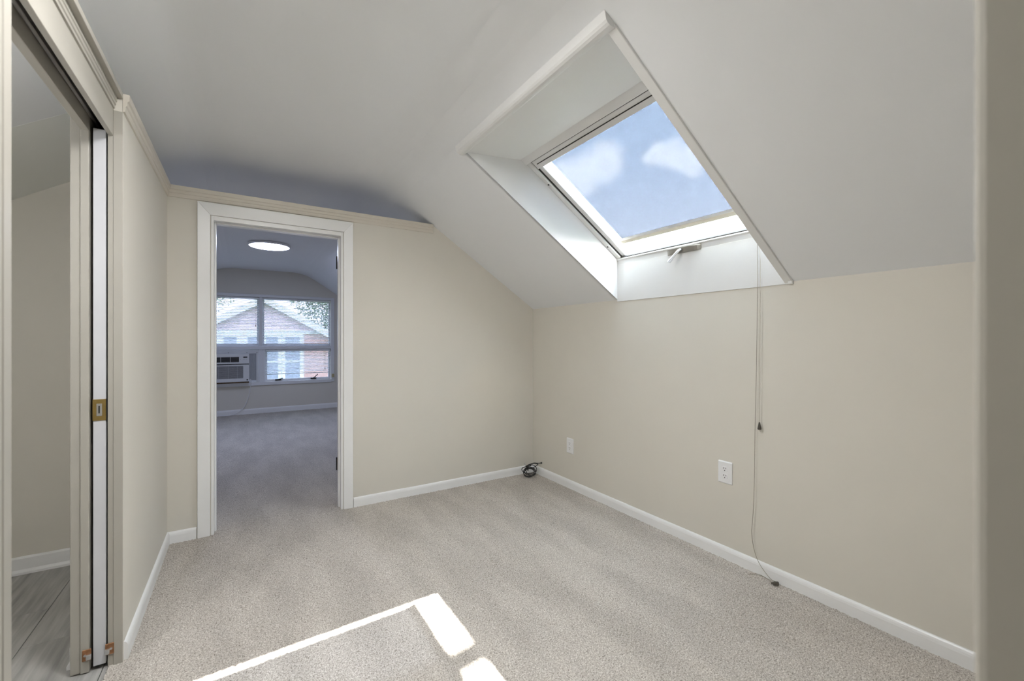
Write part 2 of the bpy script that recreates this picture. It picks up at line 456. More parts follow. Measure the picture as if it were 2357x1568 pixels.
struct(MB().prism([(JX, -0.02), (XR, -0.02)] + [(x, z) for x, z in reversed(PROF) if x > JX] + [(JX, ceil_at(JX))], 'y', JY - 0.13, JY), 'wall_entry', M['jamb'],
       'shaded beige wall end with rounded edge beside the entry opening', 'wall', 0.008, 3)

# pocket-door wall
PY = 2.124     # face of the pocket, towards the camera
PZ = 1.958
mb = MB()
mb.box(-0.407, XC, PY, YA, -0.02, ZP)                     # room skin
mb.box(XC2 + .002, -0.496, PY + .02, YA, -0.02, ZP)       # bathroom skin
mb.box(-0.50, -0.40, 2.98, YA, -0.02, ZP)                 # stud at the back of the pocket
mb.box(XC2, XC, YN, 1.19, -0.02, ZP)                      # wall on the camera side of the opening
mb.box(XC2 + .002, -0.38, PY + .02, YA, 2.07, ZP)         # plate
struct(mb, 'wall_left', M['wall'], 'beige partition wall holding the pocket door, stopping short of the ceiling', 'wall', 0.0015, 1)
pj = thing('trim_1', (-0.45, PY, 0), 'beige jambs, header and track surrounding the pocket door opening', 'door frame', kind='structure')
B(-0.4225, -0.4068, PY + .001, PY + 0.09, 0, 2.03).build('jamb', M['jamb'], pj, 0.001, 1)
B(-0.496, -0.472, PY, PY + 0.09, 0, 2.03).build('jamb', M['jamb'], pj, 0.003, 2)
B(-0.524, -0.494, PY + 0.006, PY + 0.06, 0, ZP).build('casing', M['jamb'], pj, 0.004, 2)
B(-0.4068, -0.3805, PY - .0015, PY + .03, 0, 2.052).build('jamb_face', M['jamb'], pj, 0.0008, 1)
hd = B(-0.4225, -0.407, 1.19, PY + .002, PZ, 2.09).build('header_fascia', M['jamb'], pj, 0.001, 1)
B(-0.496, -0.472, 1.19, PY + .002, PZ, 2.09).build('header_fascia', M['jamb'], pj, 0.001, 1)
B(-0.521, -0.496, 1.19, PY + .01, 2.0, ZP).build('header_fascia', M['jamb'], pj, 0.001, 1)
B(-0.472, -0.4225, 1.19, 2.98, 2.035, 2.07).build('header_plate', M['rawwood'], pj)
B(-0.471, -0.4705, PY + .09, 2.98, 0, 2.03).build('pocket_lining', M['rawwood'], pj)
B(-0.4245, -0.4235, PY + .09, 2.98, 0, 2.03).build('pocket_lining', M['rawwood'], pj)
B(-0.468, -0.458, 1.19, 2.9, 2.005, 2.03).build('track', M['steel'], pj, 0.002, 1)
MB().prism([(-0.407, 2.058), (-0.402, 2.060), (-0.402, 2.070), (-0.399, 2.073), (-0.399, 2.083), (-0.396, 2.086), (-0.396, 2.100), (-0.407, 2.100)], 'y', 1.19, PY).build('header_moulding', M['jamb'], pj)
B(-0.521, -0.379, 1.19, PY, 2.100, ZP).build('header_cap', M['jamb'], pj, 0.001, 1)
# strike side
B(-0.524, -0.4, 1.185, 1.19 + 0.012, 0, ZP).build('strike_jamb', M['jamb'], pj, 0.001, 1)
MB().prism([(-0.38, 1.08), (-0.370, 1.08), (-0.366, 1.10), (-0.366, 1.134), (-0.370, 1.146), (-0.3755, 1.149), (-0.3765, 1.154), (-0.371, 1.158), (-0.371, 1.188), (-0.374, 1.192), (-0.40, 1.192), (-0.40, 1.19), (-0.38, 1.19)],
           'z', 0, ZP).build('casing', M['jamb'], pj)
for gx, s in ((-0.478, 1), (-0.4165, -1)):
    g = B(gx - .012, gx + .012, PY - 0.004, PY, 0.045, 0.085).build('floor_guide', M['rust'], pj, 0.001, 1)
    B(gx + s * .006 - .007, gx + s * .006 + .007, PY - 0.012, PY - .003, 0.05, 0.068).build('guide_tab', M['steel'], g, 0.002, 2)
    MB().tube([(gx - s * .004, PY - .004, 0.066), (gx - s * .004, PY - .0065, 0.066)], 0.004, 10).build('screw', M['steel'], g)

dr = thing('door_1', (-0.4455, PY, 0.012), 'white pocket door slid into the wall, only its edge with brass pull showing', 'door', kind='structure')
B(-0.463, -0.428, PY + .006, 2.86, 0.012, 1.975).build('door_leaf', M['door'], dr, 0.0015, 2)
pu = MB().box(-0.464, -0.427, PY + .003, PY + .03, 0.907, 0.985).build('edge_pull', M['brass'], dr, 0.001, 1)
B(-0.453, -0.438, PY + .0005, PY + .006, 0.924, 0.969).build('pull_insert', M['steel'], pu, 0.001, 1)
B(-0.4475, -0.4435, PY - .0005, PY + .004, 0.934, 0.961).build('slot', M['slot'], pu)
B(-0.427, -0.4235, PY + .003, PY + .05, 0.907, 0.985).build('pull_face', M['black'], pu)

# cap mouldings on the partitions
CAP = [(0, 2.052), (.006, 2.054), (.008, 2.066), (.008, 2.074), (.012, 2.078), (.013, 2.092), (.0185, 2.097), (.0195, ZP), (-0.06, ZP), (-0.06, ZP - .004), (0, ZP - .004)]
struct(MB().prism([(x, z) for x, z in [(XC + o, z) for o, z in CAP]], 'y', PY - .002, YA), 'trim_2', M['beige_trim'], 'beige stepped cap moulding along the pocket door wall', 'moulding')
struct(MB().prism([(YA - o, z) for o, z in CAP], 'x', XC, xtop + .004), 'trim_3', M['beige_trim'], 'beige stepped cap moulding along the doorway wall', 'moulding')

# baseboards
def base_prof(h, t): return [(0, -.01), (t, -.01), (t, h - .022), (t - .0015, h - .013), (t - .004, h - .006), (t - .0075, h - .0015), (t - .011, h), (0, h)]
struct(MB().prism([(YA - o, z) for o, z in base_prof(.068, .013)], 'x', 0.672, XR), 'baseboard_far', M['trim'], 'white baseboard along the doorway wall', 'baseboard')
struct(MB().prism([(YA - o, z) for o, z in base_prof(.068, .013)], 'x', XC, -0.24), 'baseboard_far_left', M['trim'], 'short white baseboard between door casing and corner', 'baseboard')
struct(MB().prism([(XR - o, z) for o, z in base_prof(.068, .013)], 'y', JY, YA), 'baseboard_right', M['trim'], 'long white baseboard under the skylight wall', 'baseboard')
struct(MB().prism([(XC + o, z) for o, z in base_prof(.068, .013)], 'y', PY + .012, YA), 'baseboard_left', M['trim'], 'white baseboard along the pocket door wall', 'baseboard')
bb = [(0, -.01), (.022, -.01), (.022, .008), (.013, .02), (.013, .076), (.006, .084), (0, .084)]
struct(MB().prism([(YA - o, z) for o, z in bb], 'x', XL, XC2), 'baseboard_bathroom', M['trim'], 'white baseboard with shoe moulding on the bathroom wall', 'baseboard')
struct(MB().prism([(XC2 - .003 - o, z) for o, z in bb], 'y', PY + .06, YA), 'baseboard_bathroom_side', M['trim'], 'white baseboard behind the pocket door casing', 'baseboard')
struct(MB().prism([(YE - o, z) for o, z in base_prof(.085, .014)], 'x', XL, XR), 'baseboard_window', M['trim'], 'white baseboard beneath the far room window', 'baseboard')

# ------------------------------------------------------------------ doorway casing and jambs
dw = thing('trim_4', (0.22, YA, 0), 'white mitred casing and jambs around the open doorway', 'door frame', kind='structure')
cx0, cx1, cz = -0.235, 0.667, 2.045       # outer edge of the casing
ix0, ix1, iz = -0.172, 0.606, 1.972       # inner edge
prof_t = 0.018
# mitred legs and head with a stepped inner bead
def leg_piece(xo, xi, zo, zi):
    m = MB(); s = 1 if xi > xo else -1
    a = [(xo, zo), (xi, zi)]
    vs = [(xo, YA, 0), (xi, YA, 0), (xi, YA, zi), (xo, YA, zo), (xo, YA - prof_t, 0), (xi, YA - .012, 0), (xi, YA - .012, zi), (xo, YA - prof_t, zo)]
    return m.add(vs, [(0, 1, 2, 3), (4, 7, 6, 5), (0, 4, 5, 1), (1, 5, 6, 2), (2, 6, 7, 3), (3, 7, 4, 0)])
leg_piece(cx0, ix0, cz, iz).build('casing_leg', M['trim'], dw, 0.002, 2)
leg_piece(cx1, ix1, cz, iz).build('casing_leg', M['trim'], dw, 0.002, 2)
vs = [(cx0, YA, cz), (cx1, YA, cz), (ix1, YA, iz), (ix0, YA, iz), (cx0, YA - prof_t, cz), (cx1, YA - prof_t, cz), (ix1, YA - .012, iz), (ix0, YA - .012, iz)]
MB().add(vs, [(0, 1, 2, 3), (7, 6, 5, 4), (0, 4, 5, 1), (1, 5, 6, 2), (2, 6, 7, 3), (3, 7, 4, 0)]).build('casing_head', M['trim'], dw, 0.002, 2)
# jambs lining the opening, with door stop beads
B(DX0 - .003, DX0 + .012, YA - .004, YA2 + .004, 0, iz - .002).build('jamb', M['trim'], dw, 0.001, 1)
B(DX1 - .012, DX1 + .003, YA - .004, YA2 + .004, 0, iz - .002).build('jamb', M['trim'], dw, 0.001, 1)
B(DX0 + .012, DX1 - .012, YA - .004, YA2 + .004, DZ - .012, iz - .002).build('jamb_head', M['trim'], dw, 0.001, 1)
B(DX0 + .012, DX0 + .022, YA + .045, YA + .08, 0, DZ - .012).build('door_stop', M['trim'], dw, 0.002, 2)
B(DX1 - .022, DX1 - .012, YA + .045, YA + .08, 0, DZ - .012).build('door_stop', M['trim'], dw, 0.002, 2)
B(DX0 + .022, DX1 - .022, YA + .045, YA + .08, DZ - .022, DZ - .012).build('door_stop', M['trim'], dw, 0.002, 2)
for hz in (1.775, 0.29):
    h = MB().box(DX1 - .0135, DX1 - .011, YA2 - .03, YA2 + .004, hz - .045, hz + .045).build('hinge', M['brass'], dw)
    MB().tube([(DX1 - .014, YA2 + .006, hz - .047), (DX1 - .014, YA2 + .006, hz + .047)], .006, 10).build('hinge_pin', M['black'], h)

# ------------------------------------------------------------------ skylight
sk = thing('window_1', (XR, (SK_Y0 + SK_Y1) / 2, ZK), 'roof skylight in a deep white shaft with sheer shade and crank', 'skylight', kind='structure')
def s1(x): return 2.03 + SL * (1.84 - x)                  # plane of the window frame's inner face
XH = 1.43                                                 # head of the window
DOWN = Vector((1, 0, -SL)).normalized(); NRM = Vector((SL, 0, 1)).normalized()
def sbox(x0, x1, y0, y1, n0, n1):
    """box lying in the roof slope; x0..x1 across the slope, n0..n1 off the frame plane"""
    m = MB(); vs = []
    for nn in (n0, n1):
        for y in (y0, y1):
            for x in (x0, x1):
                p = Vector((x, y, s1(x))) + NRM * nn; vs.append(p)
    return m.add(vs, [(0, 2, 3, 1), (4, 5, 7, 6), (0, 1, 5, 4), (2, 6, 7, 3), (0, 4, 6, 2), (1, 3, 7, 5)])
# liner boards of the shaft
side = [(X_HOLE, Z_HOLE), (XH, s1(XH)), (XR, s1(XR)), (XR, ZK)]
top2 = [(X_HOLE, Z_HOLE), (XH, s1(XH)), (XH - .02, s1(XH) + .12), (XR + .08, s1(XR) + .06), (XR + .08, ZK), (XR, ZK)]
MB().prism(top2, 'y', SK_Y1, SK_Y1 + .02).build('liner_board', M['liner'], sk)
MB().prism(top2, 'y', SK_Y0 - .02, SK_Y0).build('liner_board', M['liner'], sk)
MB().prism([(X_HOLE - .004, Z_HOLE), (XH, s1(XH)), (XH, s1(XH) + .02), (X_HOLE - .004, Z_HOLE + .03)], 'y', SK_Y0 - .02, SK_Y1 + .02).build('liner_board', M['liner'], sk)
B(XR - .006, XR + .02, SK_Y0 - .012, SK_Y1 + .002, ZK - .012, s1(XR) - .03).build('liner_board', M['liner'], sk, 0.001, 1)
B(XR - .003, XR + .02, SK_Y0, SK_Y1, s1(XR) - .03, s1(XR) + .0).build('sill_board', M['sash'], sk, 0.001, 1)
# head moulding where the shaft meets the ceiling: a fat quarter round
th = math.atan(SL)
hm = []
for i in range(9):
    a = math.pi * i / 8
    hm.append((X_HOLE - .022 - .03 * math.cos(a), Z_HOLE - .0 + .014 - .024 * math.sin(a)))
MB().prism(hm + [(X_HOLE + .014, Z_HOLE + .02), (X_HOLE - .06, Z_HOLE + .045)], 'y', SK_Y0 - .03, SK_Y1 + .03).build('head_moulding', M['liner'], sk, smooth=False)
# flat bead down the near edge of the shaft
def ceil_strip(y0, y1, xa, xb, t):
    m = MB(); n2 = Vector((-SL, 0, -1)).normalized()
    vs = []
    for nn in (-.004, t):
        for y in (y0, y1):
            for x in (xa, xb):
                vs.append(Vector((x, y, slope_z(x))) + n2 * nn)
    return m.add(vs, [(0, 2, 3, 1), (4, 5, 7, 6), (0, 1, 5, 4), (2, 6, 7, 3), (0, 4, 6, 2), (1, 3, 7, 5)])
ceil_strip(SK_Y0 - .032, SK_Y0 + .004, X_HOLE - .01, XR + .004, .009).build('edge_bead', M['liner'], sk, 0.002, 2)
B(XR - .016, XR + .004, SK_Y0 - .034, SK_Y0 - .014, ZK - .014, ZK + .012).build('edge_bead', M['liner'], sk, 0.002, 1)
# fixed frame
FY0, FY1 = SK_Y0, SK_Y1
sbox(XH - .01, XH + .035, FY0, FY1, -.004, .09).build('frame_head', M['sash'], sk, 0.002, 1)
sbox(XH + .035, XH + .041, FY0 + .02, FY1 - .025, .012, .05).build('gasket', M['gap'], sk)
sbox(XH, XR + .05, FY1 - .034, FY1, 0.006, .09).build('frame_stile', M['sash'], sk, 0.002, 1)
sbox(XH, XR + .05, FY0, FY0 + .034, 0.006, .09).build('frame_stile', M['sash'], sk, 0.002, 1)
sbox(XH + .02, XR + .03, FY1 - .039, FY1 - .034, .016, .06).build('gasket', M['gap'], sk)
sbox(XR - .012, XR + .06, FY0, FY1, -.004, .02).build('frame_sill', M['sash'], sk, 0.002, 1)
sbox(XR - .016, XR - .010, FY0 + .03, FY1 - .03, .008, .02).build('gasket', M['gap'], sk)
# sash
hs = sbox(XH + .041, XH + .092, FY0 + .036, FY1 - .039, 0.012, .075).build('sash_head', M['sash'], sk, 0.002, 1)
sbox(XH + .062, XH + .066, FY0 + .06, FY1 - .065, .0095, .0125).build('groove', M['gap'], hs)
st = sbox(XH + .06, XR + .03, FY1 - .074, FY1 - .039, .022, .075).build('sash_stile', M['sash'], sk, 0.003, 1)
sbox(XH + .06, XR + .03, FY0 + .036, FY0 + .074, .022, .075).build('sash_stile', M['sash'], sk, 0.003, 1)
sr = sbox(XR - .002, XR + .05, FY0 + .036, FY1 - .039, .024, .075).build('sash_rail', M['sash'], sk, 0.003, 1)
for xs in (1.62, 2.13):
    MB().tube([Vector((xs, FY1 - .017, s1(xs))) + NRM * .008, Vector((xs, FY1 - .017, s1(xs))) + NRM * .004], .006, 10).build('screw', M['slot'], sk)
sbox(XH + .08, XR + .04, FY0 + .06, FY1 - .06, .083, .088).build('pane', M['pane'], sk)
# sheer shade with its pull bar
XB = 2.158
sbox(XH + .085, XB, FY0 + .08, FY1 - .096, .0745, .075).build('sheer_shade', M['screen'], sk)
sbox(XB - .014, XB + .012, FY0 + .076, FY1 - .092, .050, .078).build('shade_bar', M['cream_bar'], sk, 0.003, 2)
# crank operator on the sill
cc = MB()
N = 12; pr = []
for i in range(N + 1):
    t = i / N; y = 1.515 + (1.745 - 1.515) * t
    pr.append((y, 0.024 * math.sin(math.pi * t) ** 0.6))
vs, fs = [], []
for i, (y, d) in enumerate(pr):
    z1 = s1(XR) - .002
    vs += [(XR - .006, y, z1), (XR - .010 - d, y, z1 - .006), (XR - .006 - d * .7, y, z1 - .034 ), (XR - .002, y, z1 - .034)]
for i in range(N):
    for k in range(4): fs.append((i * 4 + k, i * 4 + (k + 1) % 4, i * 4 + 4 + (k + 1) % 4, i * 4 + 4 + k))
fs += [(0, 1, 2, 3), tuple(N * 4 + k for k in (3, 2, 1, 0))]
M['crank'] = mat('warm_grey_crank_cover', (0.26, 0.24, 0.21), 0.4, 0.05, 20)
cc.add(vs, fs).build('crank_cover', M['crank'], sk)
zc = s1(XR) - .02
hb = MB().tube(smooth_path([(XR - .03, 1.632, zc), (XR - .045, 1.637, zc - .006), (XR - .066, 1.656, zc - .038), (XR - .080, 1.668, zc - .062)], 5), .0075, 10).build('crank_handle', M['steel'], sk, smooth=True)
MB().tube([(XR - .078, 1.666, zc - .058), (XR - .087, 1.674, zc - .074)], [.0095, .010], 12).build('crank_knob', M['steel'], hb)

# ------------------------------------------------------------------ shade cords hanging on the knee wall
CXR = XR - .022
def cord_pts(l): return [on_x(px, py, CXR) for px, py in l]
top = Vector((CXR, 1.186, s1(XR) + .02))
c1 = thing('shade_cord', cord_pts([(1743, 600)])[0], 'long grey shade cord reaching the carpet with dark tassel at its end', 'cord', 'skylight shade cords')
e1 = on_z(1785, 1343, .014)
pts = [top + Vector((0, .004, 0))] + cord_pts([(1744, 600), (1743, 700), (1741, 850), (1738, 985), (1737, 1060), (1735, 1150), (1732, 1200), (1730, 1228), (1735, 1262), (1745, 1292), (1760, 1316)])
pts += [on_z(1778, 1336, .012), on_z(1800, 1342, .006), on_z(1826, 1350, .006), on_z(1838, 1362, .005)]
MB().tube(smooth_path(pts, 6), .0013, 6).build('cord', M['cordw'], c1, smooth=True)
MB().tube(smooth_path([on_z(1722, 1322, .005), on_z(1745, 1322, .004), on_z(1765, 1332, .005), on_z(1779, 1342, .01)], 6), .0012, 6).build('cord_end', M['cordw'], c1, smooth=True)
MB().tube([e1 + Vector((-.016, .012, 0)), e1 + Vector((-.010, .008, 0)), e1 + Vector((.012, -.006, -.002))], [.0035, .0065, .009], 12).build('tassel', M['tassel'], c1, smooth=True)
c2 = thing('shade_cord', cord_pts([(1750, 640)])[0], 'short pale shade cord with cone tassel hanging halfway down the beige wall', 'cord', 'skylight shade cords')
p2 = cord_pts([(1750, 600), (1750, 700), (1749, 850), (1748, 974)])
MB().tube([top + Vector((0, -.006, 0))] + p2, .0012, 6).build('cord', M['cord_light'], c2, smooth=True)
b2 = p2[-1]
MB().lathe([(.003, .004), (.004, 0), (.008, -.022), (.009, -.030), (.007, -.034)], b2, 14).build('tassel', M['tassel'], c2, smooth=True)
MB().tube([b2 + Vector((0, 0, -.034)), b2 + Vector((0, -.004, -.046))], .0015, 6).build('cord_tip', M['cord_light'], c2)

# ------------------------------------------------------------------ wall outlets
def outlet(yc, zc_, label):
    r = thing('wall_outlet', (XR, yc, zc_), label, 'outlet', 'duplex outlets on the skylight wall')
    w, h = .040, .0615
    MB().prism([(XR, zc_ - h), (XR - .003, zc_ - h), (XR - .007, zc_ - h + .006), (XR - .007, zc_ + h - .006), (XR - .003, zc_ + h), (XR, zc_ + h)], 'y', yc - w, yc + w).build('cover_plate', M['plate'], r, 0.0015, 2)
    for s in (1, -1):
        zz = zc_ + s * .0195
        prof = []
        for k in range(20):
            a = 2 * math.pi * k / 20
            prof.append((yc + .0172 * math.cos(a), zz + max(-.0138, min(.0138, .0172 * math.sin(a)))))
        f = MB().prism(prof, 'x', XR - .0095, XR - .005).build('socket', M['plate'], r, 0.0008, 1)
        for yo, hh in ((.0065, .0042), (-.0065, .0036)):
            B(XR - .0098, XR - .0088, yc + yo - .0013, yc + yo + .0013, zz + .004 - hh, zz + .004 + hh).build('slot', M['slot'], f)
        MB().tube([(XR - .0088, yc, zz - .008), (XR - .0099, yc, zz - .008)], .0026, 10).build('ground_hole', M['slot'], f)
    MB().tube([(XR - .006, yc, zc_), (XR - .0085, yc, zc_)], .003, 10).build('screw', M['plate'], r)
outlet(1.370, .474, 'white duplex outlet on the beige wall beside the hanging cords')
outlet(2.690, .345, 'white duplex outlet on the beige wall near the coiled black cable')

# ------------------------------------------------------------------ coiled coax cable in the corner
CC = on_z(1219, 1098, 0.0)
cb = thing('coax_cable', CC, 'black cable coming from the wall and coiled on the carpet corner', 'cable')
wall_pt = on_x(1246, 1066, XR - .004)
pts = [wall_pt, wall_pt + Vector((-.03, .005, .002)), CC + Vector((.06, .03, .105)), CC + Vector((.0, .01, .10)), CC + Vector((-.02, -.005, .06))]
vr = Vector((CS, -SN, 0)); vf = Vector((SN, CS, 0))     # coil lies roughly across this pair of axes
def loop(cx, cy, cz, rx, rz, tilt, a0, a1, n=10):
    out = []
    for i in range(n):
        a = a0 + (a1 - a0) * i / (n - 1)
        x, z = rx * math.cos(a), rz * math.sin(a)
        x2, z2 = x * math.cos(tilt) - z * math.sin(tilt), x * math.sin(tilt) + z * math.cos(tilt)
        out.append(CC + vr * (cx + x2) + vf * (cy + z2 * .35) + Vector((0, 0, max(.006, cz + z2 * .8))))
    return out
TAU = 2 * math.pi
pts += loop(.0, .00, .045, .055, .045, .15, 1.9, 1.9 + TAU, 14)
pts += loop(.005, .01, .040, .050, .036, -.3, 2.0, 2.0 + TAU, 14)
pts += loop(-.005, -.01, .038, .046, .040, .5, 2.0, 2.0 + TAU, 14)
pts += loop(.015, .005, .060, .045, .050, -.6, 2.2, 2.2 + TAU, 14)
pts += loop(-.012, -.005, .060, .058, .032, -.2, 2.2, 2.2 + TAU, 14)
pts += loop(.02, 0, .095, .055, .022, .25, 2.8, .1, 8)
pts += [CC + vr * .02 + Vector((0, 0, .075)), CC + vr * -.02 + Vector((0, 0, .085)), CC + vr * -.038 + Vector((0, 0, .11))]
MB().tube(smooth_path(pts, 5), .0033, 8).build('cable', M['black'], cb, smooth=True)
MB().tube([CC + vr * -.034 + Vector((0, 0, .104)), CC + vr * -.05 + Vector((0, 0, .124))], .005, 10).build('connector', M['steel'], cb)
MB().tube([wall_pt + Vector((.006, 0, 0)), wall_pt + Vector((-.006, 0, 0))], [.008, .006], 12).build('wall_bushing', M['black'], cb)

# ------------------------------------------------------------------ far room: window wall
WX0, WX1, WZ0, WZ1 = -0.80, 1.325, 0.515, 1.915      # opening
mb = MB()
g_lo = [(XL, -0.12), (XR, -0.12), (XR, WZ0), (XL, WZ0)]
mb.prism(g_lo, 'y', YE, YE + .15)
mb.prism([(XL, WZ0), (WX0, WZ0), (WX0, WZ1), (-1.2, WZ1), (XL, ZK + .05)], 'y', YE, YE + .15)
xq = XR - (WZ1 - ZK) / SL
mb.prism([(WX1, WZ0), (XR, WZ0), (XR, ZK + .03), (xq + .05, WZ1), (WX1, WZ1)], 'y', YE, YE + .15)
mb.prism([(2 * MID - xq - .05, WZ1), (xq + .05, WZ1)] + [(x, z + .05) for x, z in reversed(PROF) if z > WZ1], 'y', YE, YE + .15)
struct(mb, 'wall_window', M['wall'], 'beige end wall of the far room around the wide window', 'wall')
wn2 = thing('window_2', (0.26, YE, WZ0), 'wide white four-light window in the far room with neighbour house outside', 'window', kind='structure')
B(WX0 - .055, WX1 + .055, YE - .018, YE, WZ1, WZ1 + .045).build('casing', M['wframe'], wn2, .002, 1)
B(WX0 - .055, WX0, YE - .018, YE, WZ0 - .045, WZ1).build('casing', M['wframe'], wn2, .002, 1)
B(WX1, WX1 + .055, YE - .018, YE, WZ0 - .045, WZ1).build('casing', M['wframe'], wn2, .002, 1)
B(WX0, WX1, YE - .024, YE, WZ0 - .055, WZ0).build('sill', M['wframe'], wn2, .002, 1)
MX, TZ0, TZ1 = 0.245, 1.055, 1.105
B(MX - .022, MX + .022, YE - .004, YE + .10, WZ0, WZ1).build('mullion', M['wframe'], wn2, .002, 1)
B(WX0, WX1, YE - .012, YE + .10, TZ0, TZ1).build('transom', M['wframe'], wn2, .002, 1)
B(MX + .022, MX + .060, YE + .0, YE + .10, WZ0, TZ0).build('stile', M['wframe'], wn2, .002, 1)
def light(x0, x1, z0, z1, fw):
    f = MB().box(x0, x1, YE + .045, YE + .085, z0, z0 + fw).box(x0, x1, YE + .045, YE + .085, z1 - fw, z1).box(x0, x0 + fw, YE + .045, YE + .085, z0 + fw, z1 - fw).box(x1 - fw, x1, YE + .045, YE + .085, z0 + fw, z1 - fw)
    s = f.build('sash', M['wframe'], wn2)
    B(x0 + fw, x1 - fw, YE + .062, YE + .066, z0 + fw, z1 - fw).build('pane', M['wpane'], s)
    return s
light(WX0, MX - .022, TZ1, WZ1, .03); light(MX + .022, WX1, TZ1, WZ1, .03)
lr = light(MX + .06, WX1, WZ0, TZ0, .035); light(WX0, MX - .022, WZ0, TZ0, .03)
for cx_, lift in ((0.50, .012), (1.045, .045)):
    c = B(cx_ - .045, cx_ + .045, YE + .022, YE + .045, WZ0 + .012, WZ0 + .034).build('casement_crank', M['black'], lr, .003, 1)
    MB().tube([(cx_, YE + .02, WZ0 + .03), (cx_ + .07, YE + .01, WZ0 + .03 + lift * 1.4)], .007, 8).build('crank_arm', M['black'], c)
sn = thing('alarm_sensor', (1.352, YE - .018, .55), 'small yellowed sensor box on the far window casing', 'sensor')
B(1.335, 1.375, YE - .044, YE - .018, .545, .605).build('sensor_body', M['sensor'], sn, .004, 2)
B(1.325, 1.345, YE - .034, YE - .018, .50, .53).build('sensor_magnet', M['wframe'], sn, .003, 1)

# blinds
def blind(x0, x1, zt, zb, tilt, label, wand, pitch=.0245):
    r = thing('venetian_blind', ((x0 + x1) / 2, YE + .025, zb), label, 'blind', 'venetian blinds in the far window')
    B(x0, x1, YE + .012, YE + .036, zt - .022, zt).build('head_rail', M['blind'], r, .002, 1)
    B(x0, x1, YE + .015, YE + .034, zb, zb + .012).build('bottom_rail', M['blind'], r, .002, 1)
    w = .0125; me = None; k = 0
    z = zt - .022 - pitch * .6
    while z > zb + .012 + pitch * .4:
        if me is None:
            m = MB(); vs, fs = [], []
            for i in range(5):
                t = (i / 4 - .5) * 2
                y = t * w; zz = .0022 * (1 - t * t)
                yr, zr = y * math.cos(tilt) - zz * math.sin(tilt), y * math.sin(tilt) + zz * math.cos(tilt)
                for xx in (x0 + .004, x1 - .004):
                    for dz in (0, -.0006): vs.append(((xx), YE + .025 + yr, z + zr + dz))
            for i in range(4):
                a, b = i * 4, i * 4 + 4
                fs += [(a, a + 2, b + 2, b), (a + 1, b + 1, b + 3, a + 3), (a, b, b + 1, a + 1), (a + 2, a + 3, b + 3, b + 2)]
            fs += [(0, 1, 3, 2), (16, 18, 19, 17)]
            s0 = m.add(vs, fs).build('slat', M['blind'], r); me = s0.data; z00 = z
        else:
            s = bpy.data.objects.new('slat', me); COL.objects.link(s); s.parent = r; s.location = (0, 0, z - z00)
        z -= pitch
    for f in (.12, .5, .88):
        xx = x0 + (x1 - x0) * f
        MB().tube([(xx, YE + .011, zt - .01), (xx, YE + .011, zb + .01)], .0012, 5).build('ladder_cord', M['blind'], r)
    if wand:
        xx, zl = wand
        MB().tube([(xx, YE + .008, zt - .02), (xx, YE + .008, zl)], .0022, 6).build('tilt_wand', M['cordw'], r)
        MB().lathe([(.003, .03), (.008, .0), (.007, -.008)], (xx, YE + .008, zl - .005), 8).build('wand_tassel', M['tassel'], r)
blind(WX0 + .01, MX - .03, WZ1 - .005, TZ1 + .03, .42, 'white venetian blind above the air conditioner', (.175, 1.44))
blind(MX + .03, WX1 - .012, WZ1 - .005, TZ1 + .03, .42, 'white venetian blind in the wide upper light beside the mullion', (1.235, 1.44))
blind(MX + .068, WX1 - .012, TZ0 - .005, WZ0 + .115, .36, 'white venetian blind in the lower casement light with black cranks', (1.23, .70))

# air conditioner
ax0, ax1, az0, az1, ay = -0.455, 0.080, .545, .985, YE - .16
ac = thing('air_conditioner', ((ax0 + ax1) / 2, YE, az0), 'pale grey window air conditioner with black vent and louvered grille', 'air conditioner')
B(ax0, ax1, ay + .035, YE + .30, az0, az1).build('body', M['ac'], ac, .004, 1)
fr = MB().box(ax0, ax1, ay, ay + .036, az1 - .155, az1).build('top_fascia', M['ac'], ac, .005, 2)
B(ax0 + .003, ax1 - .003, ay + .008, ay + .036, az1 - .1695, az1 - .156).build('seam', M['slot'], ac)
vt = B(ax0 + .02, -0.055, ay - .0015, ay + .01, az1 - .130, az1 - .045).build('vent_recess', M['black'], fr, .003, 1)
for k in range(4):
    zz = az1 - .118 + k * .02
    B(ax0 + .024, -0.06, ay - .006, ay - .001, zz, zz + .003).build('vane', M['ac_grille'], vt)
for xx in (-.41, -.30, -.175):
    B(xx, xx + .006, ay - .008, ay - .001, az1 - .130, az1 - .045).build('vane_divider', M['ac_slat'], vt)
B(-.0, .055, ay - .001, ay + .004, az1 - .06, az1 - .042).build('display', M['black'], fr)
for k, xx in enumerate((-.035, .0, .02, .045)):
    MB().tube([(xx, ay + .002, az1 - .085), (xx, ay - .003, az1 - .085)], .006, 10).build('button', M['ac_slat'], fr)
gp = MB().box(ax0, ax1, ay, ay + .034, az0, az0 + .055).box(ax0, ax0 + .03, ay, ay + .034, az0 + .055, az1 - .19).box(.0, ax1, ay, ay + .034, az0 + .055, az1 - .19).box(ax0, ax1, ay, ay + .034, az1 - .19, az1 - .17).build('front_panel', M['ac'], ac)
B(ax0 + .03, .0, ay + .014, ay + .03, az0 + .055, az1 - .19).build('grille_back', M['ac_grille'], ac)
z = az0 + .062; me = None
while z < az1 - .195:
    if me is None:
        s0 = B(ax0 + .03, .0, ay + .004, ay + .016, z, z + .0045).build('louver', M['ac_slat'], ac); me = s0.data; z0_ = z
    else:
        s = bpy.data.objects.new('louver', me); COL.objects.link(s); s.parent = ac; s.location = (0, 0, z - z0_)
    z += .0125
for xx in (-.33, -.20, -.08):
    B(xx, xx + .004, ay + .002, ay + .012, az0 + .055, az1 - .19).build('louver_rib', M['ac_slat'], ac)
B(.045, .065, ay - .001, ay + .002, az0 + .018, az0 + .036).build('badge', M['slot'], ac)
